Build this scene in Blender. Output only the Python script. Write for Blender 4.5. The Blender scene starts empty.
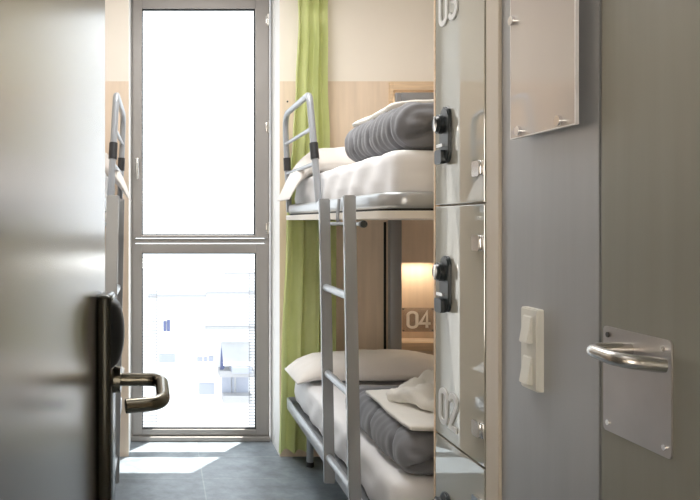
import bpy, bmesh, math, random
from mathutils import Vector, Matrix, noise
random.seed(7)
S = bpy.context.scene
COL = S.collection
F = 738.0; VX = 160.0; VY = 222.0; H = 1.5

# ------------------------------------------------------------------ materials
def srgb(r, g, b):
    def c(v):
        v /= 255.0
        return v/12.92 if v <= .04045 else ((v+.055)/1.055)**2.4
    return (c(r), c(g), c(b), 1)

def new_mat(name):
    m = bpy.data.materials.new(name); m.use_nodes = True
    nt = m.node_tree; nt.nodes.clear()
    out = nt.nodes.new('ShaderNodeOutputMaterial')
    return m, nt, out

def mat(name, col, rough=.5, metal=0, noise_scale=0, noise_amt=.08, bump=0, bump_scale=60,
        spec=.5, stretch=(1, 1, 1), coat=0, ior=1.5, sheen=0):
    m, nt, out = new_mat(name)
    b = nt.nodes.new('ShaderNodeBsdfPrincipled')
    b.inputs['Roughness'].default_value = rough
    b.inputs['Metallic'].default_value = metal
    b.inputs['IOR'].default_value = ior
    b.inputs['Specular IOR Level'].default_value = spec
    b.inputs['Coat Weight'].default_value = coat
    b.inputs['Coat Roughness'].default_value = .03
    b.inputs['Sheen Weight'].default_value = sheen
    nt.links.new(b.outputs[0], out.inputs[0])
    tc = nt.nodes.new('ShaderNodeTexCoord')
    mp = nt.nodes.new('ShaderNodeMapping'); mp.inputs['Scale'].default_value = stretch
    nt.links.new(tc.outputs['Object'], mp.inputs[0])
    if noise_scale:
        n = nt.nodes.new('ShaderNodeTexNoise'); n.inputs['Scale'].default_value = noise_scale
        n.inputs['Detail'].default_value = 5
        nt.links.new(mp.outputs[0], n.inputs['Vector'])
        r = nt.nodes.new('ShaderNodeValToRGB')
        e = r.color_ramp.elements
        e[0].position = .3; e[1].position = .7
        e[0].color = tuple(x*(1-noise_amt) for x in col[:3])+(1,)
        e[1].color = tuple(min(1, x*(1+noise_amt)) for x in col[:3])+(1,)
        nt.links.new(n.outputs[0], r.inputs[0])
        nt.links.new(r.outputs[0], b.inputs['Base Color'])
    else:
        b.inputs['Base Color'].default_value = col
    if bump:
        n2 = nt.nodes.new('ShaderNodeTexNoise'); n2.inputs['Scale'].default_value = bump_scale
        n2.inputs['Detail'].default_value = 4
        nt.links.new(mp.outputs[0], n2.inputs['Vector'])
        bp = nt.nodes.new('ShaderNodeBump'); bp.inputs['Strength'].default_value = bump
        bp.inputs['Distance'].default_value = .01
        nt.links.new(n2.outputs[0], bp.inputs['Height'])
        nt.links.new(bp.outputs[0], b.inputs['Normal'])
    return m

M = {}
M['wood'] = mat('pale_plywood', srgb(224, 204, 182), .45, noise_scale=5, noise_amt=.07, stretch=(6, 6, .5))
M['wood_trim'] = mat('plywood_edge', srgb(222, 194, 160), .4, noise_scale=8, noise_amt=.1, stretch=(1, 1, 12))
M['cream'] = mat('cream_paint', srgb(236, 228, 216), .6, noise_scale=2, noise_amt=.02, bump=.02)
M['white'] = mat('white_paint', srgb(240, 238, 234), .6, noise_scale=2, noise_amt=.02)
M['beige'] = mat('beige_laminate', srgb(200, 188, 170), .35, noise_scale=3, noise_amt=.03)
M['frame'] = mat('window_aluminium', srgb(154, 149, 145), .38, metal=.25, noise_scale=4, noise_amt=.03)
M['bedmetal'] = mat('grey_bed_paint', srgb(164, 166, 168), .27, metal=.45, noise_scale=6, noise_amt=.03)
M['bedlight'] = mat('light_grey_rail', srgb(156, 160, 165), .28, metal=.2, noise_scale=6, noise_amt=.02)
M['tray'] = mat('polished_bed_tray', srgb(170, 172, 173), .28, metal=.45, noise_scale=6, noise_amt=.03)
M['post'] = mat('dark_grey_post', srgb(140, 141, 143), .4, metal=.3, noise_scale=6, noise_amt=.03)
M['rubber'] = mat('black_rubber', srgb(40, 40, 42), .5, noise_scale=20, noise_amt=.1)
M['black'] = mat('black_plastic', srgb(34, 40, 42), .3, noise_scale=20, noise_amt=.1)
M['reader'] = mat('matt_black_reader', srgb(20, 21, 22), .45, noise_scale=20, noise_amt=.1)
M['slat'] = mat('grey_slat_edge', srgb(112, 114, 118), .6, noise_scale=6, noise_amt=.05)
M['chrome'] = mat('chrome', srgb(225, 225, 225), .12, metal=1, noise_scale=5, noise_amt=.02)
M['steel'] = mat('brushed_steel', srgb(205, 203, 198), .25, metal=1, noise_scale=14, noise_amt=.05, stretch=(1, 1, 10))
M['plate'] = mat('satin_steel_plate', srgb(200, 196, 194), .34, metal=1, noise_scale=9, noise_amt=.06)
M['levermetal'] = mat('dark_satin_nickel', srgb(122, 117, 104), .22, metal=1, noise_scale=14, noise_amt=.04)
M['lockcase'] = mat('dark_bronze_lock', srgb(58, 58, 50), .24, metal=.6, noise_scale=10, noise_amt=.06)
M['doorleft'] = mat('brushed_steel_door', srgb(186, 180, 174), .24, metal=.92, noise_scale=3, noise_amt=.03, stretch=(1, 1, .3))
M['panel'] = mat('grey_metal_panel', srgb(166, 167, 168), .36, metal=.35, noise_scale=4, noise_amt=.04, stretch=(1, 6, .4))
M['doorright'] = mat('olive_grey_door', srgb(136, 134, 123), .4, metal=.25, noise_scale=4, noise_amt=.05, stretch=(1, 7, .35))
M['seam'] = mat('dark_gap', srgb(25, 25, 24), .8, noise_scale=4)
M['carcass'] = mat('locker_board', srgb(205, 190, 165), .45, noise_scale=5, noise_amt=.05)
M['glassdoor'] = mat('painted_glass', srgb(166, 164, 152), .004, spec=.5, ior=2.8, noise_scale=1.5, noise_amt=.02, coat=0)
M['digit'] = mat('white_vinyl_digit', srgb(216, 216, 213), .35, noise_scale=10, noise_amt=.01)
M['sheet'] = mat('white_cotton', srgb(236, 235, 236), .8, noise_scale=7, noise_amt=.02, bump=.05, bump_scale=9, sheen=.1)
M['pillow'] = mat('white_pillowcase', srgb(236, 230, 224), .8, noise_scale=7, noise_amt=.02, bump=.06, bump_scale=10, sheen=.1)
M['towel'] = mat('white_towel', srgb(240, 237, 230), .9, noise_scale=14, noise_amt=.02, bump=.15, bump_scale=45, sheen=.2)
M['duvet'] = mat('charcoal_duvet', srgb(112, 113, 118), .75, noise_scale=8, noise_amt=.06, bump=.12, bump_scale=22, sheen=.2)
M['switch'] = mat('white_switch_plastic', srgb(224, 222, 212), .35, noise_scale=6, noise_amt=.02)
M['ground'] = mat('screw_dark', srgb(70, 68, 66), .4, metal=.6, noise_scale=6)
M['build1'] = mat('pale_render', srgb(212, 212, 212), .9, noise_scale=.4, noise_amt=.02)
M['build2'] = mat('pale_blue_shade', srgb(152, 156, 168), .9, noise_scale=.6, noise_amt=.03)
M['build3'] = mat('pale_grey_ledge', srgb(158, 158, 160), .9, noise_scale=.6, noise_amt=.03)
M['build4'] = mat('far_window_blue', srgb(80, 88, 125), .6, noise_scale=.6, noise_amt=.05)

def curtain_mat():
    m, nt, out = new_mat('green_curtain_cloth')
    b = nt.nodes.new('ShaderNodeBsdfPrincipled'); t = nt.nodes.new('ShaderNodeBsdfTranslucent')
    mx = nt.nodes.new('ShaderNodeMixShader'); mx.inputs[0].default_value = .2
    tc = nt.nodes.new('ShaderNodeTexCoord'); n = nt.nodes.new('ShaderNodeTexNoise')
    n.inputs['Scale'].default_value = 9; n.inputs['Detail'].default_value = 6
    r = nt.nodes.new('ShaderNodeValToRGB')
    r.color_ramp.elements[0].color = srgb(204, 212, 142); r.color_ramp.elements[1].color = srgb(218, 224, 162)
    nt.links.new(tc.outputs['Object'], n.inputs['Vector']); nt.links.new(n.outputs[0], r.inputs[0])
    nt.links.new(r.outputs[0], b.inputs['Base Color']); nt.links.new(r.outputs[0], t.inputs[0])
    b.inputs['Roughness'].default_value = .8
    nt.links.new(b.outputs[0], mx.inputs[1]); nt.links.new(t.outputs[0], mx.inputs[2])
    nt.links.new(mx.outputs[0], out.inputs[0])
    return m
M['curtain'] = curtain_mat()

def glass_mat(name, tint=(1, 1, 1, 1), refl=.06):
    m, nt, out = new_mat(name)
    tr = nt.nodes.new('ShaderNodeBsdfTransparent'); tr.inputs[0].default_value = tint
    g = nt.nodes.new('ShaderNodeBsdfGlossy'); g.inputs['Roughness'].default_value = .01
    mx = nt.nodes.new('ShaderNodeMixShader')
    lw = nt.nodes.new('ShaderNodeLayerWeight'); lw.inputs[0].default_value = .5
    pw = nt.nodes.new('ShaderNodeMath'); pw.operation = 'POWER'; pw.inputs[1].default_value = 5
    fr = nt.nodes.new('ShaderNodeMapRange'); fr.inputs[3].default_value = .035; fr.inputs[4].default_value = .6
    nt.links.new(lw.outputs['Facing'], pw.inputs[0]); nt.links.new(pw.outputs[0], fr.inputs[0])
    nt.links.new(fr.outputs[0], mx.inputs[0])
    nt.links.new(tr.outputs[0], mx.inputs[1]); nt.links.new(g.outputs[0], mx.inputs[2])
    nt.links.new(mx.outputs[0], out.inputs[0])
    return m
M['glass'] = glass_mat('window_glass', (.97, .98, .98, 1))

def blind_mat():
    m, nt, out = new_mat('white_blind_slats')
    tr = nt.nodes.new('ShaderNodeBsdfTransparent')
    tl = nt.nodes.new('ShaderNodeBsdfTranslucent'); tl.inputs[0].default_value = srgb(246, 246, 246)
    df = nt.nodes.new('ShaderNodeBsdfDiffuse'); df.inputs[0].default_value = srgb(240, 240, 242)
    a = nt.nodes.new('ShaderNodeMixShader'); a.inputs[0].default_value = .3
    b = nt.nodes.new('ShaderNodeMixShader')
    tc = nt.nodes.new('ShaderNodeTexCoord'); w = nt.nodes.new('ShaderNodeTexWave')
    w.bands_direction = 'Z'; w.inputs['Scale'].default_value = 12.0
    r = nt.nodes.new('ShaderNodeMapRange'); r.inputs[3].default_value = .35; r.inputs[4].default_value = .6
    nt.links.new(tc.outputs['Object'], w.inputs['Vector'])
    nt.links.new(w.outputs['Fac'], r.inputs[0])
    nt.links.new(tl.outputs[0], a.inputs[1]); nt.links.new(df.outputs[0], a.inputs[2])
    nt.links.new(r.outputs[0], b.inputs[0])
    nt.links.new(tr.outputs[0], b.inputs[1]); nt.links.new(a.outputs[0], b.inputs[2])
    nt.links.new(b.outputs[0], out.inputs[0])
    return m
M['blind'] = blind_mat()

def acrylic_mat(name, col, alpha, rough=.006, ior=3.4):
    m, nt, out = new_mat(name)
    tr = nt.nodes.new('ShaderNodeBsdfTransparent')
    b = nt.nodes.new('ShaderNodeBsdfPrincipled'); b.inputs['Roughness'].default_value = rough
    b.inputs['Base Color'].default_value = col; b.inputs['IOR'].default_value = ior
    b.inputs['Specular IOR Level'].default_value = .5
    n = nt.nodes.new('ShaderNodeTexNoise'); n.inputs['Scale'].default_value = 2
    r = nt.nodes.new('ShaderNodeMapRange'); r.inputs[3].default_value = alpha-.03; r.inputs[4].default_value = alpha+.03
    nt.links.new(n.outputs[0], r.inputs[0])
    mx = nt.nodes.new('ShaderNodeMixShader')
    nt.links.new(r.outputs[0], mx.inputs[0])
    nt.links.new(tr.outputs[0], mx.inputs[1]); nt.links.new(b.outputs[0], mx.inputs[2])
    nt.links.new(mx.outputs[0], out.inputs[0])
    return m
M['acrylic'] = acrylic_mat('acrylic_sheet', srgb(226, 216, 208), .8)
M['acrylic_edge'] = mat('bright_acrylic_edge', srgb(240, 238, 236), .2, noise_scale=4, noise_amt=.02)
M['frost_digit'] = acrylic_mat('frosted_digit', srgb(252, 250, 247), .85, .3, 1.5)
M['numplate'] = acrylic_mat('clear_number_plate', srgb(176, 160, 150), .35, .15, 1.5)

def slate_mat():
    m, nt, out = new_mat('blue_slate_tiles')
    b = nt.nodes.new('ShaderNodeBsdfPrincipled')
    tc = nt.nodes.new('ShaderNodeTexCoord'); mp = nt.nodes.new('ShaderNodeMapping')
    mp.inputs['Location'].default_value = (.55, .48, 0)
    nt.links.new(tc.outputs['Object'], mp.inputs[0])
    br = nt.nodes.new('ShaderNodeTexBrick')
    br.offset = .0; br.inputs['Scale'].default_value = 1
    br.inputs['Brick Width'].default_value = .8; br.inputs['Row Height'].default_value = .4
    br.inputs['Mortar Size'].default_value = .004
    br.inputs['Color1'].default_value = srgb(122, 131, 138); br.inputs['Color2'].default_value = srgb(130, 139, 146)
    br.inputs['Mortar'].default_value = srgb(146, 154, 158)
    nt.links.new(mp.outputs[0], br.inputs['Vector'])
    n = nt.nodes.new('ShaderNodeTexNoise'); n.inputs['Scale'].default_value = 9; n.inputs['Detail'].default_value = 9
    n.inputs['Roughness'].default_value = .65
    nt.links.new(tc.outputs['Object'], n.inputs['Vector'])
    r = nt.nodes.new('ShaderNodeMapRange'); r.inputs[1].default_value = .3; r.inputs[2].default_value = .7
    r.inputs[3].default_value = .60; r.inputs[4].default_value = 1.25
    nt.links.new(n.outputs[0], r.inputs[0])
    mx = nt.nodes.new('ShaderNodeMix'); mx.data_type = 'RGBA'; mx.blend_type = 'MULTIPLY'
    mx.inputs[0].default_value = 1
    nt.links.new(br.outputs[0], mx.inputs[6]); nt.links.new(r.outputs[0], mx.inputs[7])
    nt.links.new(mx.outputs[2], b.inputs['Base Color'])
    b.inputs['Roughness'].default_value = .42
    bp = nt.nodes.new('ShaderNodeBump'); bp.inputs['Strength'].default_value = .35; bp.inputs['Distance'].default_value = .01
    nt.links.new(n.outputs[0], bp.inputs['Height']); nt.links.new(bp.outputs[0], b.inputs['Normal'])
    nt.links.new(b.outputs[0], out.inputs[0])
    return m
M['slate'] = slate_mat()

# ------------------------------------------------------------------ mesh helpers
def obj(name, bm, m, parent=None, smooth=False):
    me = bpy.data.meshes.new(name)
    bmesh.ops.recalc_face_normals(bm, faces=bm.faces)
    bm.to_mesh(me); bm.free()
    o = bpy.data.objects.new(name, me); COL.objects.link(o)
    for x in (m if isinstance(m, (list, tuple)) else [m]):
        me.materials.append(M[x])
    if smooth:
        me.polygons.foreach_set('use_smooth', [True]*len(me.polygons))
        if smooth != 'all':
            me.set_sharp_from_angle(angle=math.radians(45))
    o.parent = parent
    return o

def empty(name, loc=(0, 0, 0)):
    o = bpy.data.objects.new(name, None); COL.objects.link(o); o.location = loc
    o.empty_display_size = .1
    return o

def tag(o, label, cat, group=None, kind=None):
    o['label'] = label; o['category'] = cat
    if group: o['group'] = group
    if kind: o['kind'] = kind
    return o

def struct(o, label, cat):
    o['kind'] = 'structure'; o['label'] = label; o['category'] = cat
    return o

def BM(): return bmesh.new()

def box(bm, x0, x1, y0, y1, z0, z1, bevel=0, mi=0, seg=2):
    vs = [bm.verts.new((x, y, z)) for x in (x0, x1) for y in (y0, y1) for z in (z0, z1)]
    idx = [(0, 1, 3, 2), (4, 6, 7, 5), (0, 4, 5, 1), (2, 3, 7, 6), (0, 2, 6, 4), (1, 5, 7, 3)]
    fs = []
    for f in idx:
        fc = bm.faces.new([vs[i] for i in f]); fc.material_index = mi; fs.append(fc)
    if bevel:
        es = list({e for f in fs for e in f.edges})
        r = bmesh.ops.bevel(bm, geom=es, offset=bevel, segments=seg, affect='EDGES', profile=.5)
        for f in r['faces']: f.material_index = mi
    return vs

def smooth_path(pts, r, seg=6):
    """round the inner corners of a polyline"""
    P = [Vector(p) for p in pts]; out = [P[0]]
    for i in range(1, len(P)-1):
        a, b, c = P[i-1], P[i], P[i+1]
        rr = r[i-1] if isinstance(r, (list, tuple)) else r
        d1 = (a-b); d2 = (c-b)
        rr = min(rr, d1.length*.49, d2.length*.49)
        p1 = b+d1.normalized()*rr; p2 = b+d2.normalized()*rr
        for k in range(seg+1):
            t = k/seg
            out.append((1-t)**2*p1+2*t*(1-t)*b+t*t*p2)
    out.append(P[-1])
    return out

def tube(bm, pts, rad, n=12, cap=True, mi=0, closed=False):
    P = [Vector(p) for p in pts]
    rads = rad if isinstance(rad, (list, tuple)) else [rad]*len(P)
    rings = []
    t0 = (P[1]-P[0]).normalized()
    up = Vector((0, 0, 1)) if abs(t0.z) < .9 else Vector((1, 0, 0))
    nrm = t0.cross(up).normalized()
    for i, p in enumerate(P):
        if closed: t = (P[(i+1) % len(P)]-P[i-1]).normalized()
        elif i == 0: t = t0
        elif i == len(P)-1: t = (P[i]-P[i-1]).normalized()
        else: t = ((P[i+1]-P[i]).normalized()+(P[i]-P[i-1]).normalized()).normalized()
        nrm = (nrm-t*nrm.dot(t)).normalized()
        bn = t.cross(nrm)
        rings.append([bm.verts.new(p+rads[i]*(math.cos(2*math.pi*k/n)*nrm+math.sin(2*math.pi*k/n)*bn)) for k in range(n)])
    m = len(rings)
    for i in range(m if closed else m-1):
        a, b = rings[i], rings[(i+1) % m]
        for k in range(n):
            f = bm.faces.new((a[k], a[(k+1) % n], b[(k+1) % n], b[k])); f.material_index = mi
    if cap and not closed:
        for r in (rings[0], rings[-1]):
            f = bm.faces.new(r); f.material_index = mi

def cyl(bm, p0, p1, r, n=20, mi=0, r2=None):
    tube(bm, [p0, p1], [r, r if r2 is None else r2], n, True, mi)

def rrect(x0, x1, y0, y1, r, seg=8):
    out = []
    for cx, cy, a0 in ((x1-r, y1-r, 0), (x0+r, y1-r, 90), (x0+r, y0+r, 180), (x1-r, y0+r, 270)):
        for k in range(seg+1):
            a = math.radians(a0+90*k/seg)
            out.append((cx+r*math.cos(a), cy+r*math.sin(a)))
    return out

def ring_band(bm, outer, inner, prof_z0, prof_z1, mi=0, bev=.008):
    """closed band (plan outline outer/inner) between two heights, softly bevelled top and bottom"""
    n = len(outer)
    O = [Vector(p) for p in outer]; I = [Vector(p) for p in inner]
    prof = [(0, prof_z0+bev), (0, prof_z1-bev), (.12, prof_z1-bev*.3), (.3, prof_z1), (.8, prof_z1), (1, prof_z1-bev),
            (1, prof_z0+bev), (.8, prof_z0), (.3, prof_z0), (.12, prof_z0+bev*.3)]
    rings = []
    for t, z in prof:
        rings.append([bm.verts.new(((1-t)*o.x+t*i.x, (1-t)*o.y+t*i.y, z)) for o, i in zip(O, I)])
    for a in range(len(rings)):
        A, B = rings[a], rings[(a+1) % len(rings)]
        for k in range(n):
            f = bm.faces.new((A[k], A[(k+1) % n], B[(k+1) % n], B[k])); f.material_index = mi

def prism(bm, outline, to3, d0, d1, mi=0):
    """extrude a 2-D outline; to3(u, v, d) gives the point"""
    a = [bm.verts.new(to3(u, v, d0)) for u, v in outline]
    b = [bm.verts.new(to3(u, v, d1)) for u, v in outline]
    n = len(outline)
    fs = [bm.faces.new(a), bm.faces.new(b[::-1])]
    for k in range(n):
        fs.append(bm.faces.new((a[k], b[k], b[(k+1) % n], a[(k+1) % n])))
    for f in fs: f.material_index = mi

def fbm(p, s, off=0):
    q = Vector(p)*s+Vector((off, off*1.7, off*.3))
    return noise.fractal(q, 1.0, 2.0, 4)

def soft_box(size, r, step=.03, disp=None):
    """rounded box as a dense grid, for cloth shapes; centred at the origin"""
    bm = BM()
    h = Vector(size)/2
    ns = [max(4, int(round(s/step))) for s in size]
    for ax in range(3):
        u, v = [(1, 2), (2, 0), (0, 1)][ax]
        for sg in (-1, 1):
            g = []
            for i in range(ns[u]+1):
                row = []
                for j in range(ns[v]+1):
                    p = Vector((0, 0, 0)); p[ax] = sg*h[ax]
                    p[u] = -h[u]+2*h[u]*i/ns[u]; p[v] = -h[v]+2*h[v]*j/ns[v]
                    row.append(bm.verts.new(p))
                g.append(row)
            for i in range(ns[u]):
                for j in range(ns[v]):
                    bm.faces.new((g[i][j], g[i+1][j], g[i+1][j+1], g[i][j+1]))
    bmesh.ops.remove_doubles(bm, verts=bm.verts, dist=1e-5)
    rr = Vector((min(r, h.x*.98), min(r, h.y*.98), min(r, h.z*.98)))
    for v in bm.verts:
        inn = Vector([max(-(h[k]-rr[k]), min(h[k]-rr[k], v.co[k])) for k in range(3)])
        d = v.co-inn
        q = Vector([d[k]/rr[k] for k in range(3)])
        # keep flat zones flat, round the edges
        m = max(abs(q.x), abs(q.y), abs(q.z)); l = q.length
        if l > 1e-6:
            q = q*(m/l)
        v.co = inn+Vector([q[k]*rr[k] for k in range(3)])
    bmesh.ops.recalc_face_normals(bm, faces=bm.faces)
    bm.normal_update()
    if disp:
        new = [(v, disp(v.co.copy(), v.normal.copy())) for v in bm.verts]
        for v, c in new: v.co = c
    return bm

def pillow_bm(lx, ly, h, seed, droop=None, n=44):
    bm = BM()
    def prof(t):
        return max(0.0, 1-abs(t)**3.2)**.55
    gt, gb = [], []
    for i in range(n+1):
        rt, rb = [], []
        for j in range(n+1):
            u = -1+2*i/n; v = -1+2*j/n
            # pinched corners
            pin = 1-.06*(abs(u)**2)*(1-abs(v)**2)
            pin2 = 1-.05*(abs(v)**2)*(1-abs(u)**2)
            x = u*lx/2*pin2; y = v*ly/2*pin
            t = prof(u)*prof(v)
            w = fbm((x, y, 0), 3.2, seed)*.014*t + fbm((x*1.0, y*2.5, 1), 7, seed)*.006*t
            crease = .010*math.exp(-((abs(u)-.88)/.06)**2)*math.sin(y*60+seed)*t
            zt = h*.62*t+w+crease; zb = -h*.38*t+.3*w
            if droop:
                dz = droop(x, y); zt += dz; zb += dz
            rt.append(bm.verts.new((x, y, zt+.004))); rb.append(bm.verts.new((x, y, zb-.004)))
        gt.append(rt); gb.append(rb)
    for g, fl in ((gt, False), (gb, True)):
        for i in range(n):
            for j in range(n):
                q = (g[i][j], g[i+1][j], g[i+1][j+1], g[i][j+1])
                bm.faces.new(q[::-1] if fl else q)
    for k in range(n):
        bm.faces.new((gt[k][0], gb[k][0], gb[k+1][0], gt[k+1][0]))
        bm.faces.new((gt[k+1][n], gb[k+1][n], gb[k][n], gt[k][n]))
        bm.faces.new((gt[0][k+1], gb[0][k+1], gb[0][k], gt[0][k]))
        bm.faces.new((gt[n][k], gb[n][k], gb[n][k+1], gt[n][k+1]))
    return bm

def arc_pts(cx, cy, rx, ry, a0, a1, n=14):
    return [(cx+rx*math.cos(math.radians(a0+(a1-a0)*k/n)), cy+ry*math.sin(math.radians(a0+(a1-a0)*k/n))) for k in range(n+1)]

def digit_paths(d):
    """strokes in a 0..1 wide, 0..1.7 tall cell"""
    if d == '0':
        p = arc_pts(.5, 1.28, .36, .30, 0, 180)+arc_pts(.5, .42, .36, .30, 180, 360)
        return [(p+[p[0]], True)]
    if d == '2':
        return [(arc_pts(.5, 1.25, .37, .33, 175, -35)+[(.16, .12), (.88, .12)], False)]
    if d == '3':
        return [(arc_pts(.48, 1.26, .36, .32, 160, -80, 16)+[(.40, .93)], False),
                ([(.40, .90)]+arc_pts(.48, .48, .38, .37, 85, -160, 16), False)]
    if d == '4':
        return [([(.66, .08), (.66, 1.6), (.10, .50), (.95, .50)], False)]

def stroke(bm, pts, w, closed, to3, d0, d1, mi=0):
    P = [Vector((p[0], p[1])) for p in pts]
    if closed: P = P[:-1]
    n = len(P); L, R = [], []
    for i in range(n):
        a = P[i-1] if (i or closed) else P[i]
        b = P[(i+1) % n] if (i < n-1 or closed) else P[i]
        d1v = (P[i]-a); d2v = (b-P[i])
        if d1v.length < 1e-6: d1v = d2v
        if d2v.length < 1e-6: d2v = d1v
        n1 = Vector((-d1v.y, d1v.x)).normalized(); n2 = Vector((-d2v.y, d2v.x)).normalized()
        m = n1+n2
        m = m.normalized() if m.length > 1e-4 else n1
        k = 1/max(.55, m.dot(n1))
        L.append(P[i]+m*w/2*k); R.append(P[i]-m*w/2*k)
    V = []
    for l, r in zip(L, R):
        V.append([bm.verts.new(to3(l.x, l.y, d0)), bm.verts.new(to3(r.x, r.y, d0)),
                  bm.verts.new(to3(r.x, r.y, d1)), bm.verts.new(to3(l.x, l.y, d1))])
    for i in range(n if closed else n-1):
        A, B = V[i], V[(i+1) % n]
        for k in range(4):
            f = bm.faces.new((A[k], A[(k+1) % 4], B[(k+1) % 4], B[k])); f.material_index = mi
    if not closed:
        for q in (V[0], V[-1]):
            f = bm.faces.new(q); f.material_index = mi

def digit_bm(text, cw, chh, to3, d0, d1, gap=1.12, w=.24):
    bm = BM()
    for i, ch in enumerate(text):
        for pts, closed in digit_paths(ch):
            stroke(bm, pts, w, closed, lambda u, v, d, i=i: to3((u+i*gap)*cw, v/1.7*chh, d), d0, d1)
    return bm

# ------------------------------------------------------------------ the setting
YB = 4.72            # front face of the back wall
YW = 5.06            # front face of the window frame
XL, XR = -1.20, 1.86
CEIL = 3.16
bm = BM(); box(bm, -1.35, 2.0, -1.6, 5.15, -.12, 0)
struct(obj('floor', bm, 'slate'), 'blue grey slate tiled floor with sun patches by the window', 'floor')
bm = BM(); box(bm, -1.35, 2.0, -1.6, 5.15, CEIL, CEIL+.12)
struct(obj('ceiling', bm, 'white'), 'white ceiling of the dorm room above the frame', 'ceiling')
bm = BM(); box(bm, XL-.12, XL, -1.5, 5.15, 0, 2.40, mi=0); box(bm, XL-.12, XL, -1.5, 5.15, 2.40, CEIL, mi=1)
struct(obj('wall_left', bm, ('wood', 'cream')), 'plywood and cream side wall behind the left bunk', 'wall')
bm = BM(); box(bm, XR, XR+.12, -1.5, 5.15, 0, 2.40, mi=0); box(bm, XR, XR+.12, -1.5, 5.15, 2.40, CEIL, mi=1)
struct(obj('wall_right', bm, ('wood', 'cream')), 'plywood and cream side wall behind the right bunk', 'wall')
bm = BM(); box(bm, XL, XR, -1.62, -1.5, 0, CEIL)
struct(obj('wall_front', bm, 'cream'), 'cream wall at the entrance end', 'wall')

# back wall: lower plywood, upper cream, window opening, two lit niches by the right bunk's head
holes = [(-.20, .765, 0.0, 3.075, None), (1.545, 1.83, .735, 1.24, 4.86), (1.485, 1.83, 1.80, 2.335, 4.86)]
xs = sorted({XL, XR, -.20, .765, 1.545, 1.83, 1.485})
zs = sorted({0, CEIL, 2.40, 3.075, .735, 1.24, 1.80, 2.335})
bm = BM()
for i in range(len(xs)-1):
    for k in range(len(zs)-1):
        xm = (xs[i]+xs[i+1])/2; zm = (zs[k]+zs[k+1])/2
        y0 = YB
        for hx0, hx1, hz0, hz1, back in holes:
            if hx0 < xm < hx1 and hz0 < zm < hz1: y0 = back
        if y0 is None: continue
        box(bm, xs[i], xs[i+1], y0, 5.15, zs[k], zs[k+1], mi=0 if zm < 2.40 else 1)
bm.faces.ensure_lookup_table()
for f in bm.faces:      # the window reveal is white
    c = f.calc_center_median()
    if abs(f.normal.x) > .9 or True:
        if c.y > YB+.01 and (abs(c.x-.765) < .001 or abs(c.x+.20) < .001 or (abs(c.z-3.075) < .001 and -.2 < c.x < .765)):
            f.material_index = 2
wb = struct(obj('wall_back', bm, ('wood', 'cream', 'white')), 'back wall, plywood below and cream above, around the tall window', 'wall')
# screw hole in the plywood beside the window
bm = BM(); cyl(bm, (.815, YB-.003, 2.27), (.815, YB+.001, 2.27), .006, 12)
obj('screw', bm, 'ground', wb)
# niche shelf and upper niche frame
bm = BM(); box(bm, 1.535, 1.845, YB-.025, YB+.135, .68, .733, .004)
struct(obj('trim_1', bm, 'wood_trim'), 'plywood shelf edge at the bottom of the lit niche', 'trim')
bm = BM()
box(bm, 1.462, 1.484, YB-.03, YB-.001, 1.75, 2.392, .002); box(bm, 1.4845, 1.845, YB-.03, YB-.001, 2.337, 2.392, .002)
struct(obj('trim_2', bm, 'wood_trim'), 'plywood frame around the upper niche above the top bunk', 'trim')
# sheet groove beside the post
bm = BM(); box(bm, 1.430, 1.446, YB-.004, YB-.0005, .05, 1.50)
struct(obj('trim_3', bm, 'seam'), 'dark vertical joint between plywood sheets beside the grey post', 'trim')

# ---- number plate 04 in the niche
YN = 4.86
t = empty('number_sign', (1.685, YN, .857))
tag(t, 'clear number sign reading 04 at the back of the lit niche', 'sign')
def loc(bm, t): bmesh.ops.translate(bm, verts=bm.verts, vec=-t.location); return bm
bm = BM(); box(bm, 1.592, 1.800, YN-.014, YN-.008, .779, .936, .001)
obj('plate', loc(bm, t), 'numplate', t)
bm = digit_bm('04', .082, .116, lambda u, v, d: (1.616+u, YN-.0145+d, .800+v), -.003, 0, 1.0)
obj('digits', loc(bm, t), 'frost_digit', t)
for sx in (1.598, 1.793):
    for sz in (.787, .928):
        bm = BM(); cyl(bm, (sx, YN-.020, sz), (sx, YN+.002, sz), .005, 10)
        obj('screw', loc(bm, t), 'ground', t)

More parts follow.
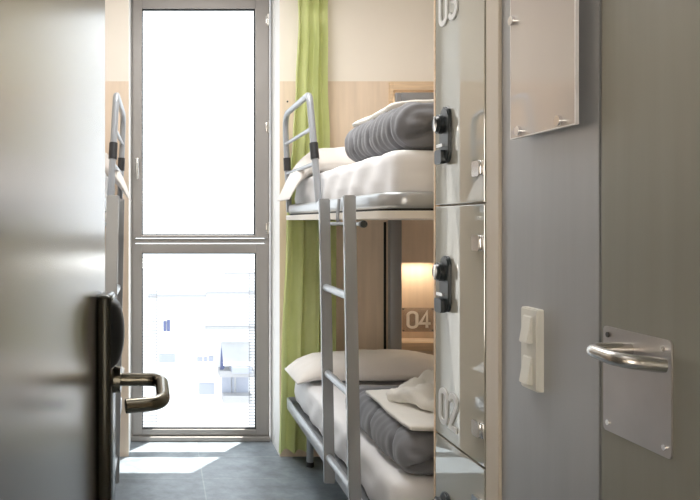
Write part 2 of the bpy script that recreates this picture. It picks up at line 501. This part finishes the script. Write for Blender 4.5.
# ------------------------------------------------------------------ window
w = empty('window_1', (.28, YW, 0))
struct(w, 'tall grey aluminium window with an upper casement and a lower pane', 'window')
def px(x, Y): return (x-VX)*Y/F
def pz(y, Y): return H-(y-VY)*Y/F
x0, x1 = -.197, .752
bm = BM()
box(bm, x0, x0+.028, YW, YW+.08, .002, 3.07, .002); box(bm, x1-.028, x1, YW, YW+.08, .002, 3.07, .002)
box(bm, x0+.028, x1-.028, YW, YW+.08, 3.04, 3.07, .002)
box(bm, x0+.028, x1-.028, YW, YW+.08, .002, .04, .002)
box(bm, x0+.028, x1-.028, YW, YW+.08, 1.355, 1.385, .002)
obj('outer_frame', loc(bm, w), 'frame', w)
def sash(nm, z0, z1, gx0, gx1, gz0, gz1, yo):
    bm = BM()
    a0, a1 = x0+.012, x1-.012
    box(bm, a0, gx0, YW-yo, YW+.05, z0, z1, .003); box(bm, gx1, a1, YW-yo, YW+.05, z0, z1, .003)
    box(bm, gx0, gx1, YW-yo, YW+.05, z0, gz0, .003); box(bm, gx0, gx1, YW-yo, YW+.05, gz1, z1, .003)
    s = obj(nm, loc(bm, w), 'frame', w)
    bm = BM(); box(bm, gx0-.002, gx1+.002, YW+.022, YW+.028, gz0-.002, gz1+.002)
    obj('pane', loc(bm, w), 'glass', s)
    bm = BM(); e = .006
    yy0, yy1 = YW-.001, YW+.03
    box(bm, gx0, gx0+e, yy0, yy1, gz0, gz1); box(bm, gx1-e, gx1, yy0, yy1, gz0, gz1)
    box(bm, gx0+e, gx1-e, yy0, yy1, gz0, gz0+e); box(bm, gx0+e, gx1-e, yy0, yy1, gz1-e, gz1)
    obj('gasket', loc(bm, w), 'seam', s)
    return s
up = sash('upper_sash', 1.39, 3.035, px(142, 5.06), px(255, 5.06), pz(235, 5.06), pz(9, 5.06), .018)
lo = sash('lower_sash', .042, 1.35, px(142, 5.06), px(256, 5.06), pz(429, 5.06), pz(253, 5.06), .008)
# sill strip
bm = BM(); box(bm, x0, x1, YW-.03, YW-.002, .002, .034, .004); obj('sill', loc(bm, w), 'frame', w)
# espagnolette handle on the left stile
hx, hz = px(137, 5.04), pz(166, 5.04)
bm = BM()
box(bm, hx-.011, hx+.011, YW-.03, YW-.0185, hz-.045, hz+.055, .004)
tube(bm, smooth_path([(hx, YW-.02, hz+.035), (hx, YW-.065, hz+.035), (hx+.006, YW-.068, hz-.09)], .02), [.009]*8+[.0085], 10)
obj('handle', loc(bm, w), 'steel', w, True)
for yy in (20, 127, 228):
    bm = BM(); hz = pz(yy, 5.04)
    cyl(bm, (x1-.014, YW-.026, hz-.04), (x1-.014, YW-.026, hz+.04), .008, 12)
    box(bm, x1-.03, x1-.004, YW-.024, YW-.0185, hz-.03, hz+.03, .001)
    obj('hinge', loc(bm, w), 'steel', w, True)
# blind between the panes of the upper casement, narrow slat stack on the lower one
bm = BM()
bx0, bx1 = px(143, 5.1), px(254, 5.1)
z = pz(234, 5.1)
nz = 0
while z < 3.0:
    a = bm.verts.new((bx0, YW+.045, z)); b = bm.verts.new((bx1, YW+.045, z))
    c = bm.verts.new((bx1, YW+.049, z+.019)); d = bm.verts.new((bx0, YW+.049, z+.019))
    bm.faces.new((a, b, c, d)); z += .02
obj('blind', loc(bm, w), 'blind', w)
bm = BM()
cx = px(157, 5.1)
z = pz(234, 5.1)
while z < 2.96:
    box(bm, cx-.003, cx+.003, YW+.040, YW+.043, z, z+.011); z += .02
obj('blind_cord', loc(bm, w), 'slat', w)
bm = BM()
for sx0, sx1 in ((px(143, 5.1), px(157, 5.1)), (px(249, 5.1), px(255, 5.1))):
    z = pz(428, 5.1)
    while z < pz(255, 5.1):
        box(bm, sx0, sx1, YW+.04, YW+.050, z, z+.0028); z += .021
    box(bm, sx1-.003 if sx0 < 0 else sx0, sx1 if sx0 < 0 else sx0+.003, YW+.040, YW+.043, pz(428, 5.1), pz(254, 5.1))
obj('side_slats', loc(bm, w), 'slat', w)

# ------------------------------------------------------------------ curtain
def curtain():
    t = empty('curtain', (.95, 4.655, 0))
    tag(t, 'green floor length curtain gathered beside the window, behind the right bunk', 'curtain')
    keys = [(.05, .735, 1.03), (.6, .745, 1.12), (1.45, .78, 1.125), (1.75, .80, 1.085), (2.05, .825, 1.08),
            (2.35, .845, 1.065), (2.78, .865, 1.065), (2.9, .86, 1.065), (3.12, .845, 1.10)]
    def ext(z):
        for (a, l0, r0), (b, l1, r1) in zip(keys, keys[1:]):
            if z <= b:
                s = (z-a)/(b-a); s = s*s*(3-2*s)
                return l0+(l1-l0)*s, r0+(r1-r0)*s
        return keys[-1][1:]
    nu, nz = 130, 110
    rows = []
    bm = BM()
    for k in range(nz+1):
        z = .05+3.07*k/nz
        l, r = ext(z)
        pinch = 1-.55*math.exp(-((z-2.80)/.07)**2)
        row = []
        for i in range(nu+1):
            u = i/nu
            uu = u+.012*math.sin(z*1.9+u*7)+.006*math.sin(z*4.1+u*13)
            ph = uu*2*math.pi*3.4+.5*math.sin(z*.9)
            a = (.034+.009*math.sin(u*9+z*.8))*pinch
            y = 4.652-a*math.sin(ph)-.010*math.sin(2.2*ph+z*1.2)*pinch
            x = l+(r-l)*uu+.012*math.cos(ph)
            # diagonal drape line below the gather
            dz = (2.8-z)
            if 0 < dz < .6:
                c = .62-.45*dz/.6
                y -= .014*math.exp(-((u-c)/.05)**2)*(1-dz/.6)
            z2 = z-(.006*math.sin(ph) if k == 0 else 0)
            row.append(bm.verts.new((x, min(y, 4.705), z2)))
        rows.append(row)
    for k in range(nz):
        for i in range(nu):
            bm.faces.new((rows[k][i], rows[k][i+1], rows[k+1][i+1], rows[k+1][i]))
    obj('cloth', loc(bm, t), 'curtain', t, 'all')
    bm = BM()
    l, r = ext(.055)
    tube(bm, [(.85, 4.655, 3.13), (1.12, 4.655, 3.13)], .012, 10)
    obj('track', loc(bm, t), 'bedlight', t, True)
curtain()

# ------------------------------------------------------------------ bunk beds
BX0, BX1, BY0, BY1 = .785, 1.725, 2.575, 4.595
def bunk():
    t = empty('bunk_bed', (1.25, 3.6, 0))
    P = lambda nm, bm, m, par=None, sm=False: obj(nm, loc(bm, t), m, par or t, sm)
    # upper tray
    o = rrect(BX0, BX1, BY0, BY1, .10); i = rrect(BX0+.035, BX1-.035, BY0+.035, BY1-.035, .07)
    bm = BM(); ring_band(bm, o, i, 1.548, 1.606, bev=.014)
    up = P('upper_tray', bm, 'tray', None, True)
    bm = BM(); box(bm, BX0+.034, BX1-.034, BY0+.034, BY1-.034, 1.55, 1.565)
    P('upper_base', bm, 'bedmetal')
    bm = BM()
    prism(bm, rrect(BX0-.010, BX1+.01, BY0+.01, BY1, .06), lambda u, v, d: (u, v, d), 1.512, 1.540)
    P('slat_board', bm, 'cream')
    bm = BM(); ring_band(bm, rrect(BX0+.01, BX1-.01, BY0+.02, BY1-.01, .09), rrect(BX0+.03, BX1-.03, BY0+.04, BY1-.03, .07), 1.5395, 1.5485, bev=.001)
    P('shadow_gap', bm, 'seam')
    # lower tray: angle rail with upturned lip
    bm = BM(); ring_band(bm, rrect(BX0, BX1, BY0, BY1, .03), rrect(BX0+.012, BX1-.012, BY0+.012, BY1-.012, .02), .345, .412, bev=.003)
    P('lower_tray', bm, 'bedlight', None, True)
    bm = BM(); box(bm, BX0+.011, BX1-.011, BY0+.011, BY1-.011, .362, .377)
    P('lower_base', bm, 'bedmetal')
    # legs
    for lx in (BX0+.135, BX1-.135):
        for ly in (BY0+.1, BY1-.07):
            bm = BM(); cyl(bm, (lx, ly, .03), (lx, ly, .365), .021, 18)
            lg = P('leg', bm, 'bedlight', None, True)
            bm = BM(); cyl(bm, (lx, ly, .001), (lx, ly, .03), .024, 18)
            P('rubber_foot', bm, 'rubber', lg, True)
    # head posts and head frame, tail post
    bm = BM(); box(bm, 1.437, 1.508, 4.60, 4.665, .001, 1.512, .006); P('post', bm, 'post', None, True)
    bm = BM(); box(bm, BX1-.07, BX1, BY0+.002, BY0+.06, .412, 1.512, .006); P('post', bm, 'post', None, True)
    bm = BM()
    box(bm, 1.488, 1.52, 4.655, 4.69, 1.56, 2.318, .004); box(bm, 1.5205, 1.80, 4.655, 4.69, 2.255, 2.318, .004)
    box(bm, 1.488, 1.52, 4.592, 4.6545, 1.56, 1.60, .003)
    P('head_frame', bm, 'post', None, True)
    # guard rail
    yn, yf = F/192, F/160.5
    XG = .778
    pts = smooth_path([(XG+.024, yf-.02, 1.56), (XG, yf, 2.165), (XG, yn, 2.165), (XG+.025, yn-.13, 1.56)], [.13, .05], 8)
    bm = BM(); tube(bm, pts, .0175, 14)
    g = P('guard_rail', bm, 'bedlight', None, True)
    for z in (1.80, 1.985):
        s = (2.165-z)/.605
        bm = BM(); tube(bm, [(XG+.024*s, yf-.02*s, z), (XG+.025*s, yn-.13*s, z)], .011, 10)
        P('rung', bm, 'bedlight', g, True)
    for (a, b, near) in ((1.822, 1.905, 1), (1.818, 1.898, 0)):
        f = lambda z: Vector((XG+.0245*(2.165-z)/.605, (yn-.13*(2.165-z)/.605) if near else (yf-.02*(2.165-z)/.605), z))
        bm = BM(); tube(bm, [f(a), f(b)], .022, 14)
        P('sleeve', bm, 'rubber', g, True)
    # ladder
    yF, yN = F/224, F/258
    bm = BM()
    for y in (yF, yN):
        wx, wy = .011, .024
        vs = []
        for c in ((.733, y, 1.604), (.756, y, .335)):
            for dx, dy in ((-1, -1), (1, -1), (1, 1), (-1, 1)):
                vs.append(bm.verts.new((c[0]+dx*wy, c[1]+dy*wx, c[2])))
        for f in ((0, 1, 2, 3), (7, 6, 5, 4), (0, 4, 5, 1), (1, 5, 6, 2), (2, 6, 7, 3), (3, 7, 4, 0)):
            bm.faces.new([vs[k] for k in f])
    bmesh.ops.bevel(bm, geom=list(bm.edges), offset=.004, segments=2, affect='EDGES')
    lad = P('ladder', bm, 'bedmetal', None, True)
    for z in (1.208, .825, .45):
        x = .733+.023*(1.604-z)/1.269
        bm = BM(); tube(bm, [(x, yF-.009, z), (x, yN+.009, z)], .0165, 14)
        P('rung', bm, 'bedlight', lad, True)
    bm = BM()
    tube(bm, [(.772, yF+.03, 1.492), (.772, yN-.045, 1.492)], .008, 10)
    tube(bm, smooth_path([(.775, F/231, 1.60), (.768, F/231, 1.52), (.772, F/231, 1.492)], .02), .007, 10)
    P('hook_bar', bm, 'bedlight', lad, True)
    bm = BM(); cyl(bm, (.772, yN-.066, 1.492), (.772, yN-.0455, 1.492), .014, 16)
    P('end_cap', bm, 'black', lad, True)
    return t
bunkR = bunk()
tag(bunkR, 'grey metal bunk bed on the right, in front of the green curtain, with ladder', 'bunk bed', 'bunk beds')

# ---- bedding
def mattress(zb):
    sx, sy, sz = .845, 1.93, .19
    def d(p, n):
        a = .006*fbm(p, 3, zb)+.004*fbm((p.x*2, p.y*2, p.z*6), 4, zb+3)
        a += .004*math.sin(p.y*23+3*math.sin(p.z*12))*(1 if abs(n.x) > .5 else .2)
        if p.z < -.03: a -= .004
        crown = .006*(1-(2*p.x/sx)**2)*(1-(2*p.y/sy)**2) if n.z > .5 else 0
        return p+n*a+Vector((0, 0, crown))
    bm = soft_box((sx, sy, sz), .035, .024, d)
    o = obj('mattress', bm, 'sheet', None, 'all')
    o.location = (.826+sx/2, 2.615+sy/2, zb+sz/2)
    return o
mU = mattress(1.570); mL = mattress(.3865)
tag(mU, 'mattress in a taut white sheet on the right top bunk', 'mattress', 'mattresses')
tag(mL, 'mattress in a white sheet on the right bottom bunk', 'mattress', 'mattresses')

def pillow(z, droop, seed, h=.14, lx=.93, ly=.43, cx=1.235, y=4.345):
    bm = pillow_bm(lx, ly, h, seed, droop)
    o = obj('pillow', bm, 'pillow', None, 'all')
    o.location = (cx, y, z)
    return o
pU = pillow(1.83, lambda x, y: -.20*max(0, (-x-.31)/.19)**2 if x < -.31 else 0, 2.0, lx=1.0, cx=1.225, h=.16)
pL = pillow(.643, lambda x, y: -.05*max(0, (-x-.30)/.165)**1.5 if x < -.30 else 0, 5.0)
tag(pU, 'white pillow lying flat behind the rolled duvet on the top bunk', 'pillow', 'pillows')
tag(pL, 'long white pillow at the window end of the right bottom bunk', 'pillow', 'pillows')

def duvet(z, ribs, seed):
    sx, sy, sz = .60, .86, .165
    def d(p, n):
        a = .010*fbm(p, 4, seed)
        side = 1 if n.x < .6 else .3
        # soft cross creases along the fold
        a += ribs*.0038*math.sin(p.y*105+2.2*math.sin(p.z*20+p.y*4)+3*fbm(p, 5, seed))*side
        # quilting seams
        for sy0 in (-.27, .0, .27):
            yy = p.y-sy0-.03*math.sin(p.z*18+p.x*5)
            a -= .022*math.exp(-(yy/.011)**2)
        # rolled end: the inner layer tucks in below the outer one
        off = Vector((0, 0, 0))
        if n.y < -.2:
            t = min(1, max(0, (p.x+.285)/.05))
            zz = p.z+.030+.018*math.cos((p.x+.29)*22)
            off.y += .060*t*math.exp(-(zz/.013)**2)*(-n.y)
            zz = p.z-.022+.03*math.sin((p.x+.28)*9)
            off.y += .022*t*math.exp(-(zz/.012)**2)*(-n.y)
            off.y -= .016*t*math.exp(-((p.z+.002)/.02)**2)
        p = p+off
        return p+n*a
    bm = soft_box((sx, sy, sz), .075, .0125, d)
    o = obj('duvet', bm, 'duvet', None, 'all')
    o.location = (.852+sx/2, 2.605+sy/2, z+sz/2)
    return o
dU = duvet(1.770, 1.0, 1.0); dL = duvet(.583, .35, 4.0)
tag(dU, 'charcoal duvet rolled into a bundle on the top bunk', 'duvet', 'rolled duvets')
tag(dL, 'charcoal quilted duvet folded on the right bottom bunk', 'duvet', 'rolled duvets')

def folded(name, size, pos, seed, amp=.004, rot=0, r=.012, m='towel', step=.014, extra=None):
    def d(p, n):
        a = amp*fbm(p, 6, seed)
        # fold lines round the edge
        if abs(n.z) < .5: a += .0025*math.sin(p.z*260)
        q = p+n*a
        q.z += amp*2.2*fbm((p.x, p.y, 0), 4, seed+9)
        if extra: q = extra(q)
        return q
    bm = soft_box(size, r, step, d)
    o = obj(name, bm, m, None, 'all'); o.location = pos; o.rotation_euler = (0, 0, rot)
    return o
tL = folded('folded_sheet', (.52, .57, .022), (1.145, 2.90, .766), 2, .003)
tag(tL, 'flat folded white sheet lying on the charcoal duvet of the bottom bunk', 'sheet')
def crumple(q):
    q.z += .025*abs(fbm((q.x*1.2, q.y, 0), 9, 4))+.012*math.sin(q.y*38+q.x*10)
    return q
tL2 = folded('towel', (.34, .42, .05), (1.155, 2.88, .818), 7, .012, .5, .024, 'towel', .01, crumple)
tag(tL2, 'crumpled white towel on the folded sheet of the bottom bunk', 'towel')
def drape(q):
    q.z -= .028*max(0, (-q.x-.12)/.12)**1.5
    return q
tU = folded('folded_sheet', (.48, .54, .026), (1.125, 3.14, 1.967), 12, .004, extra=drape)
tag(tU, 'flat white sheet draped over the rolled duvet of the top bunk', 'sheet')

# ---- left bunk: the same bed mirrored across the aisle, with its mattresses and pillows
def mirror_copy(o, parent=None):
    c = o.copy(); COL.objects.link(c)
    if parent is None:
        me = None
        c.location = (.55-o.location.x, o.location.y, o.location.z)
        c.scale = (-1, 1, 1)
        c.rotation_euler = (0, 0, -o.rotation_euler.z)
    else:
        c.parent = parent
    for ch in [x for x in o.children if x is not c]:
        mirror_copy(ch, c)
    return c
c = mirror_copy(bunkR); c['label'] = 'grey metal bunk bed on the left, mostly hidden behind the open door'
c = mirror_copy(mU); c['label'] = 'mattress in white sheet on the left top bunk, behind the open door'
c = mirror_copy(mL); c['label'] = 'mattress in white sheet on the left bottom bunk, behind the open door'
c = mirror_copy(pU); c['label'] = 'white pillow at the window end of the left top bunk'
c = mirror_copy(pL); c['label'] = 'white pillow at the window end of the left bottom bunk'

# ------------------------------------------------------------------ lockers
LX = .865
LY0, LY1 = 1.952, 2.305
lk = empty('locker', (1.3, (LY0+LY1)/2, 0))
tag(lk, 'column of glass fronted lockers numbered 02 and 03 beside the bunk', 'locker')
bm = BM()
box(bm, LX+.008, 1.74, LY0, LY1, 0.001, 2.64, .002)
obj('carcass', loc(bm, lk), 'carcass', lk)
def hinge(z, par):
    bm = BM()
    y = 1.990
    prism(bm, rrect(y-.022, y+.022, z-.021, z+.021, .007, 4), lambda u, v, d: (d, u, v), LX-.016, LX-.007)
    box(bm, LX-.010, LX+.006, LY0+.004, LY0+.03, z-.02, z+.02, .002)
    obj('hinge', loc(bm, lk), 'chrome', par, True)
def combo(z, par):
    """black combination lock: long base plate, dial drum with thumb wheel, shackle block"""
    bm = BM()
    yc = 2.208
    prism(bm, rrect(yc-.036, yc+.030, z-.084, z+.084, .029, 8), lambda u, v, d: (d, u, v), LX-.018, LX-.007)
    bmesh.ops.bevel(bm, geom=[e for e in bm.edges if all(abs(v.co.x-(LX-.018)) < 1e-5 for v in e.verts)], offset=.004, segments=2, affect='EDGES')
    cyl(bm, (LX-.030, yc+.016, z+.035), (LX-.0182, yc+.016, z+.035), .029, 24)
    cyl(bm, (LX-.0303, yc+.016, z+.035), (LX-.038, yc+.016, z+.035), .025, 24, 0, .020)
    prism(bm, rrect(yc-.018, yc+.034, z-.086, z-.044, .008, 4), lambda u, v, d: (d, u, v), LX-.032, LX-.0182)
    prism(bm, rrect(yc+.006, yc+.014, z+.012, z+.058, .003, 3), lambda u, v, d: (d, u, v), LX-.042, LX-.0382, mi=1)
    prism(bm, rrect(yc-.016, yc+.030, z-.036, z-.026, .004, 3), lambda u, v, d: (d, u, v), LX-.028, LX-.0182, mi=1)
    obj('combination_lock', loc(bm, lk), ('black', 'chrome'), par, True)
def locker_door(z0, z1, locks, hinges, num=None):
    bm = BM(); box(bm, LX-.0065, LX+.0075, LY0+.003, LY1-.006, z0+.003, z1-.003, .0015)
    d = obj('door', loc(bm, lk), 'glassdoor', lk)
    for z in locks: combo(z, d)
    for z in hinges: hinge(z, d)
    if num:
        text, zb = num
        bm = digit_bm(text, .069, .111, lambda u, v, dd: (LX-.0068+dd, 2.265-u, zb+v), -.004, 0, 1.06)
        o = obj('number', loc(bm, lk), 'digit', d)
    return d
locker_door(1.55, 2.26, [1.7595], [1.644, 2.165], ('03', 2.092))
locker_door(.847, 1.55, [1.315], [1.4435, .943], ('02', .888))
locker_door(.06, .847, [.608], [.740, .18])
bm = BM(); box(bm, LX+.0005, LX+.0078, LY0+.002, LY1-.004, 2.261, 2.638, .001)
obj('top_panel', loc(bm, lk), 'beige', lk)
# thin plywood edge on the bunk side
bm = BM(); box(bm, LX-.006, LX+.05, LY1+.0005, LY1+.012, .001, 2.64, .001)
obj('edge_strip', loc(bm, lk), 'wood_trim', lk)

# beige post, grey panel, right-hand door
bm = BM(); box(bm, LX-.004, 1.10, 1.8775, LY0-.001, 0.001, CEIL-.001, .002)
struct(obj('trim_4', bm, 'beige'), 'beige upright post between the lockers and the grey panel', 'trim')
bm = BM(); box(bm, LX+.004, 1.7, 1.462, 1.8765, .001, CEIL-.001)
pn = struct(obj('wall_entry', bm, 'panel'), 'smooth grey metal wall panel carrying the light switch', 'wall')
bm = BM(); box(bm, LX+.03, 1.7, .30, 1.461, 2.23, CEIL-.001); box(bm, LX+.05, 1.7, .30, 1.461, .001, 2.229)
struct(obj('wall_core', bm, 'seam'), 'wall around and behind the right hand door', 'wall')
d2 = empty('door_2', (LX+.02, 1.0, 0))
struct(d2, 'flat olive grey door on the right with a steel push plate', 'door')
bm = BM(); box(bm, LX+.002, LX+.042, .38, 1.451, .008, 2.225, .002)
obj('door_leaf', loc(bm, d2), 'doorright', d2)
# push plate with four screws
bm = BM()
prism(bm, rrect(1.2465, 1.4377, 1.0976, 1.2988, .008, 5), lambda u, v, d: (d, u, v), LX-.0015, LX+.0015)
pp = obj('push_plate', loc(bm, d2), 'plate', d2)
bm = BM()
for sy, sz in ((1.263, 1.283), (1.263, 1.114), (1.422, 1.283), (1.422, 1.114)):
    bm2 = BM(); cyl(bm2, (LX-.004, sy, sz), (LX-.0012, sy, sz), .005, 12)
    obj('screw', loc(bm2, d2), 'ground' if sy > 1.4 and sz > 1.2 else 'chrome', pp, True)
bm.free()
def lever(name, pts, r, rad, base, parent, root, m, base_r=None):
    bm = BM()
    tube(bm, smooth_path(pts, r, 8), rad, 16)
    return obj(name, loc(bm, root), m, parent, True)
lever('lever_handle', [(LX-.0018, 1.3566, 1.266), (.7885, 1.3566, 1.266), (.785, 1.261, 1.263), (LX-.011, 1.249, 1.257)],
      [.027, .041], .0126, None, d2, d2, 'steel')

# notice panel of clear acrylic on steel standoffs
t = empty('notice_panel', (LX, 1.64, 1.69))
tag(t, 'blank clear acrylic notice panel on steel studs on the grey wall panel', 'notice panel')
py0, py1 = 622.9/417.2, 622.9/351.5
bm = BM()
prism(bm, rrect(py0, py1, 1.698, 2.284, .002, 2), lambda u, v, d: (d, u, v), LX-.024, LX-.018)
for f in bm.faces:
    if abs(f.normal.x) < .5: pass
pnl = obj('panel', loc(bm, t), 'acrylic', t)
bm = BM()
e = .004
box(bm, LX-.0242, LX-.0178, py0-.0005, py0+e, 1.698, 2.284); box(bm, LX-.0242, LX-.0178, py1-.002, py1+.0005, 1.698, 2.284)
box(bm, LX-.0242, LX-.0178, py0+e, py1-.002, 1.6975, 1.7005)
obj('polished_edge', loc(bm, t), 'acrylic_edge', pnl)
for sy, sz in ((1.7255, 1.713), (1.551, 1.713), (1.757, 1.979), (1.757, 2.26), (1.508, 2.26)):
    bm = BM(); cyl(bm, (LX-.0178, sy, sz), (LX+.0045, sy, sz), .009, 16); cyl(bm, (LX-.032, sy, sz), (LX-.0245, sy, sz), .011, 16)
    obj('standoff', loc(bm, t), 'chrome', t, True)

# double light switch
t = empty('light_switch', (LX, 1.70, 1.2))
tag(t, 'white double rocker light switch on the grey wall panel', 'light switch')
bm = BM()
prism(bm, rrect(1.670, 1.746, 1.113, 1.301, .004, 3), lambda u, v, d: (d, u, v), LX-.012, LX+.0038)
bmesh.ops.bevel(bm, geom=[e for e in bm.edges if all(abs(v.co.x-(LX-.012)) < 1e-5 for v in e.verts)], offset=.003, segments=2, affect='EDGES')
obj('cover_plate', loc(bm, t), 'switch', t)
for zc in (1.252, 1.158):
    bm = BM()
    a, b = 1.687, 1.730
    vs = [(LX-.0122, a, zc-.033), (LX-.0122, b, zc-.033), (LX-.0122, b, zc+.033), (LX-.0122, a, zc+.033),
          (LX-.026, a+.002, zc-.031), (LX-.026, b-.002, zc-.031), (LX-.015, b-.002, zc+.031), (LX-.015, a+.002, zc+.031)]
    V = [bm.verts.new(v) for v in vs]
    for f in ((0, 1, 2, 3), (7, 6, 5, 4), (0, 4, 5, 1), (1, 5, 6, 2), (2, 6, 7, 3), (3, 7, 4, 0)):
        bm.faces.new([V[k] for k in f])
    bmesh.ops.bevel(bm, geom=list(bm.edges), offset=.002, segments=2, affect='EDGES')
    obj('rocker', loc(bm, t), 'switch', t)

# ------------------------------------------------------------------ left door, standing open
d1 = empty('door_1', (-.114, 1.532, 0))
DOOR_TURN = -2
struct(d1, 'brushed steel entrance door standing open on the left', 'door')
DX = -.114
bm = BM(); box(bm, DX-.042, DX, .52, 1.532, .008, 2.14, .002)
obj('door_leaf', loc(bm, d1), 'doorleft', d1)
bm = BM()
box(bm, DX+.0002, DX+.027, 1.383, 1.480, .72, 1.362, .007)
lc = obj('lock_case', loc(bm, d1), 'lockcase', d1, True)
bm = BM()   # bulged reader on the case
n = 18
rows = []
for k in range(n+1):
    z = 1.222+.128*k/n
    u = -1+2*k/n
    bulge = .021*math.sqrt(max(0, 1-u*u))**.9
    row = []
    for j in range(13):
        v = -1+2*j/12
        row.append(bm.verts.new((DX+.0268+bulge*(1-abs(v)**4), 1.432+.043*v, z)))
    rows.append(row)
for k in range(n):
    for j in range(12):
        bm.faces.new((rows[k][j], rows[k][j+1], rows[k+1][j+1], rows[k+1][j]))
obj('card_reader', loc(bm, d1), 'reader', lc, 'all')
bm = BM()
cyl(bm, (DX+.0272, 1.455, 1.190), (DX+.040, 1.455, 1.190), .026, 24)
obj('rosette', loc(bm, d1), 'levermetal', lc, True)
lever('lever_handle', [(DX+.040, 1.455, 1.190), (.006, 1.455, 1.190), (.014, 1.318, 1.178), (-.052, 1.300, 1.176)],
      [.028, .05], .0128, None, d1, d1, 'levermetal')
d1.rotation_euler = (0, 0, math.radians(DOOR_TURN))
bm = BM(); box(bm, XL, -.4605, .40, .52, .001, CEIL-.001); box(bm, -.46, .86, .40, .52, 2.2205, CEIL-.001)
struct(obj('wall_left_front', bm, 'cream'), 'wall around the entrance doorway', 'wall')
# jamb the door hangs from
bm = BM(); box(bm, -.46, -.30, .36, .52, .001, 2.2)
struct(obj('trim_5', bm, 'beige'), 'door jamb at the entrance beside the open door', 'trim')

# ------------------------------------------------------------------ outside
def building():
    Y = 22.0
    t = empty('apartment_building', (2, Y, -9))
    tag(t, 'sunlit pale apartment building across the street, seen through the lower pane', 'building')
    X = lambda x: (x-VX)*Y/F
    Z = lambda y: H-(y-VY)*Y/F
    bm = BM(); box(bm, -14, 18, Y, Y+6, -9, Z(268)); obj('wall', loc(bm, t), 'build1', t)
    def part(nm, xa, xb, ya, yb, d, m, par=None):
        bm = BM(); box(bm, X(xa), X(xb), Y-d, Y+.02, Z(yb), Z(ya)); return obj(nm, loc(bm, t), m, par or t)
    part('ledge', 148, 206, 295, 297, .15, 'build3'); part('ledge', 206, 262, 292, 294, .15, 'build3')
    part('ledge', 205, 262, 326, 328.5, .2, 'build3'); part('ledge', 225, 262, 272, 274, .15, 'build3')
    for xa, xb, ya, yb in ((163.5, 166, 321, 331), (167, 170, 320, 331)):
        part('window', xa, xb, ya, yb, .05, 'build4')
    for xa, xb, ya, yb in ((159, 175, 354, 362), (197, 202, 357, 361), (204, 207, 357, 361), (209, 213, 356, 361),
                           (199, 214, 383, 394), (222, 231, 375, 392), (236, 248, 374, 392), (232, 234, 376, 392)):
        part('window', xa, xb, ya, yb, .05, 'build2')
    part('balcony', 218, 252, 367, 373, .6, 'build3')
    part('balcony', 222, 250, 392, 399, .5, 'build3')
    bm = BM()
    a = [bm.verts.new(v) for v in ((X(221), Y-.02, Z(342)), (X(250), Y-.02, Z(342)), (X(250), Y-.9, Z(360)), (X(221), Y-.9, Z(360)))]
    bm.faces.new(a); bmesh.ops.solidify(bm, geom=bm.faces[:], thickness=.04)
    aw = obj('awning', loc(bm, t), 'build1', t)
    bm = BM()
    prism(bm, [(X(220), Z(343)), (X(223.5), Z(365)), (X(219), Z(370))], lambda u, v, d: (u, d, v), Y-.4, Y-.35)
    obj('awning_side', loc(bm, t), 'build4', aw)
    part('awning_valance', 229, 248, 361, 367, .95, 'build2', aw)
building()
bm = BM(); box(bm, -40, 45, 6.5, 60, -9.3, -9.0)
struct(obj('street', bm, 'build3'), 'pale street far below the window', 'street')

# ------------------------------------------------------------------ light
wd = bpy.data.worlds.new('sky'); S.world = wd; wd.use_nodes = True
nt = wd.node_tree; bg = nt.nodes['Background']
bg.inputs[0].default_value = (.85, .925, 1, 1); bg.inputs[1].default_value = 3.2

def area(name, loc_, rot, sx, sy, power, col=(1, 1, 1)):
    L = bpy.data.lights.new(name, 'AREA'); L.shape = 'RECTANGLE'; L.size = sx; L.size_y = sy
    L.energy = power; L.color = col
    o = bpy.data.objects.new(name, L); COL.objects.link(o); o.location = loc_; o.rotation_euler = rot
    return o
area('ceiling_lamp', (.30, 3.3, CEIL-.02), (0, 0, 0), .7, 1.6, 44, (1, .99, .975))
area('entry_lamp', (.35, .5, CEIL-.02), (0, 0, 0), .7, 1.2, 5, (1, .975, .945))
area('niche_lamp', (1.685, 4.785, 1.236), (0, 0, 0), .2, .04, .9, (1, .83, .6))
area('upper_niche_lamp', (1.63, 4.80, 2.33), (0, 0, 0), .2, .04, .5, (1, .82, .58))
area('entry_fill', (-.45, -1.46, 1.45), (math.radians(90), 0, math.radians(180)), .7, 1.6, 40, (1, .985, .97))  # fill light added behind the camera to lift the shade under the bunks
# daylight portal in the window opening
p = area('window_portal', (.28, 5.148, 1.55), (math.radians(-90), 0, 0), .93, 3.0, 1)
p.data.cycles.is_portal = True
sun = bpy.data.lights.new('sun', 'SUN'); sun.energy = 26; sun.angle = math.radians(.6); sun.color = (1, .96, .9)
so = bpy.data.objects.new('sun', sun); COL.objects.link(so)
so.rotation_euler = Vector((-.16, -.24, -1)).to_track_quat('-Z', 'Y').to_euler()

# ------------------------------------------------------------------ camera
cd = bpy.data.cameras.new('camera'); cam = bpy.data.objects.new('camera', cd); COL.objects.link(cam)
cam.location = (0, 0, H); cam.rotation_euler = (math.radians(90), 0, 0)
cd.sensor_width = 36; cd.lens = F/700*36
cd.shift_x = (350-VX)/700; cd.shift_y = (VY-250)/700
cd.clip_start = .05; cd.clip_end = 200
S.camera = cam
S.view_settings.view_transform = 'Standard'
S.view_settings.exposure = 0
S.view_settings.gamma = 1.06
S.cycles.use_denoising = True
S.cycles.max_bounces = 10; S.cycles.transparent_max_bounces = 16
S.cycles.sample_clamp_indirect = 6
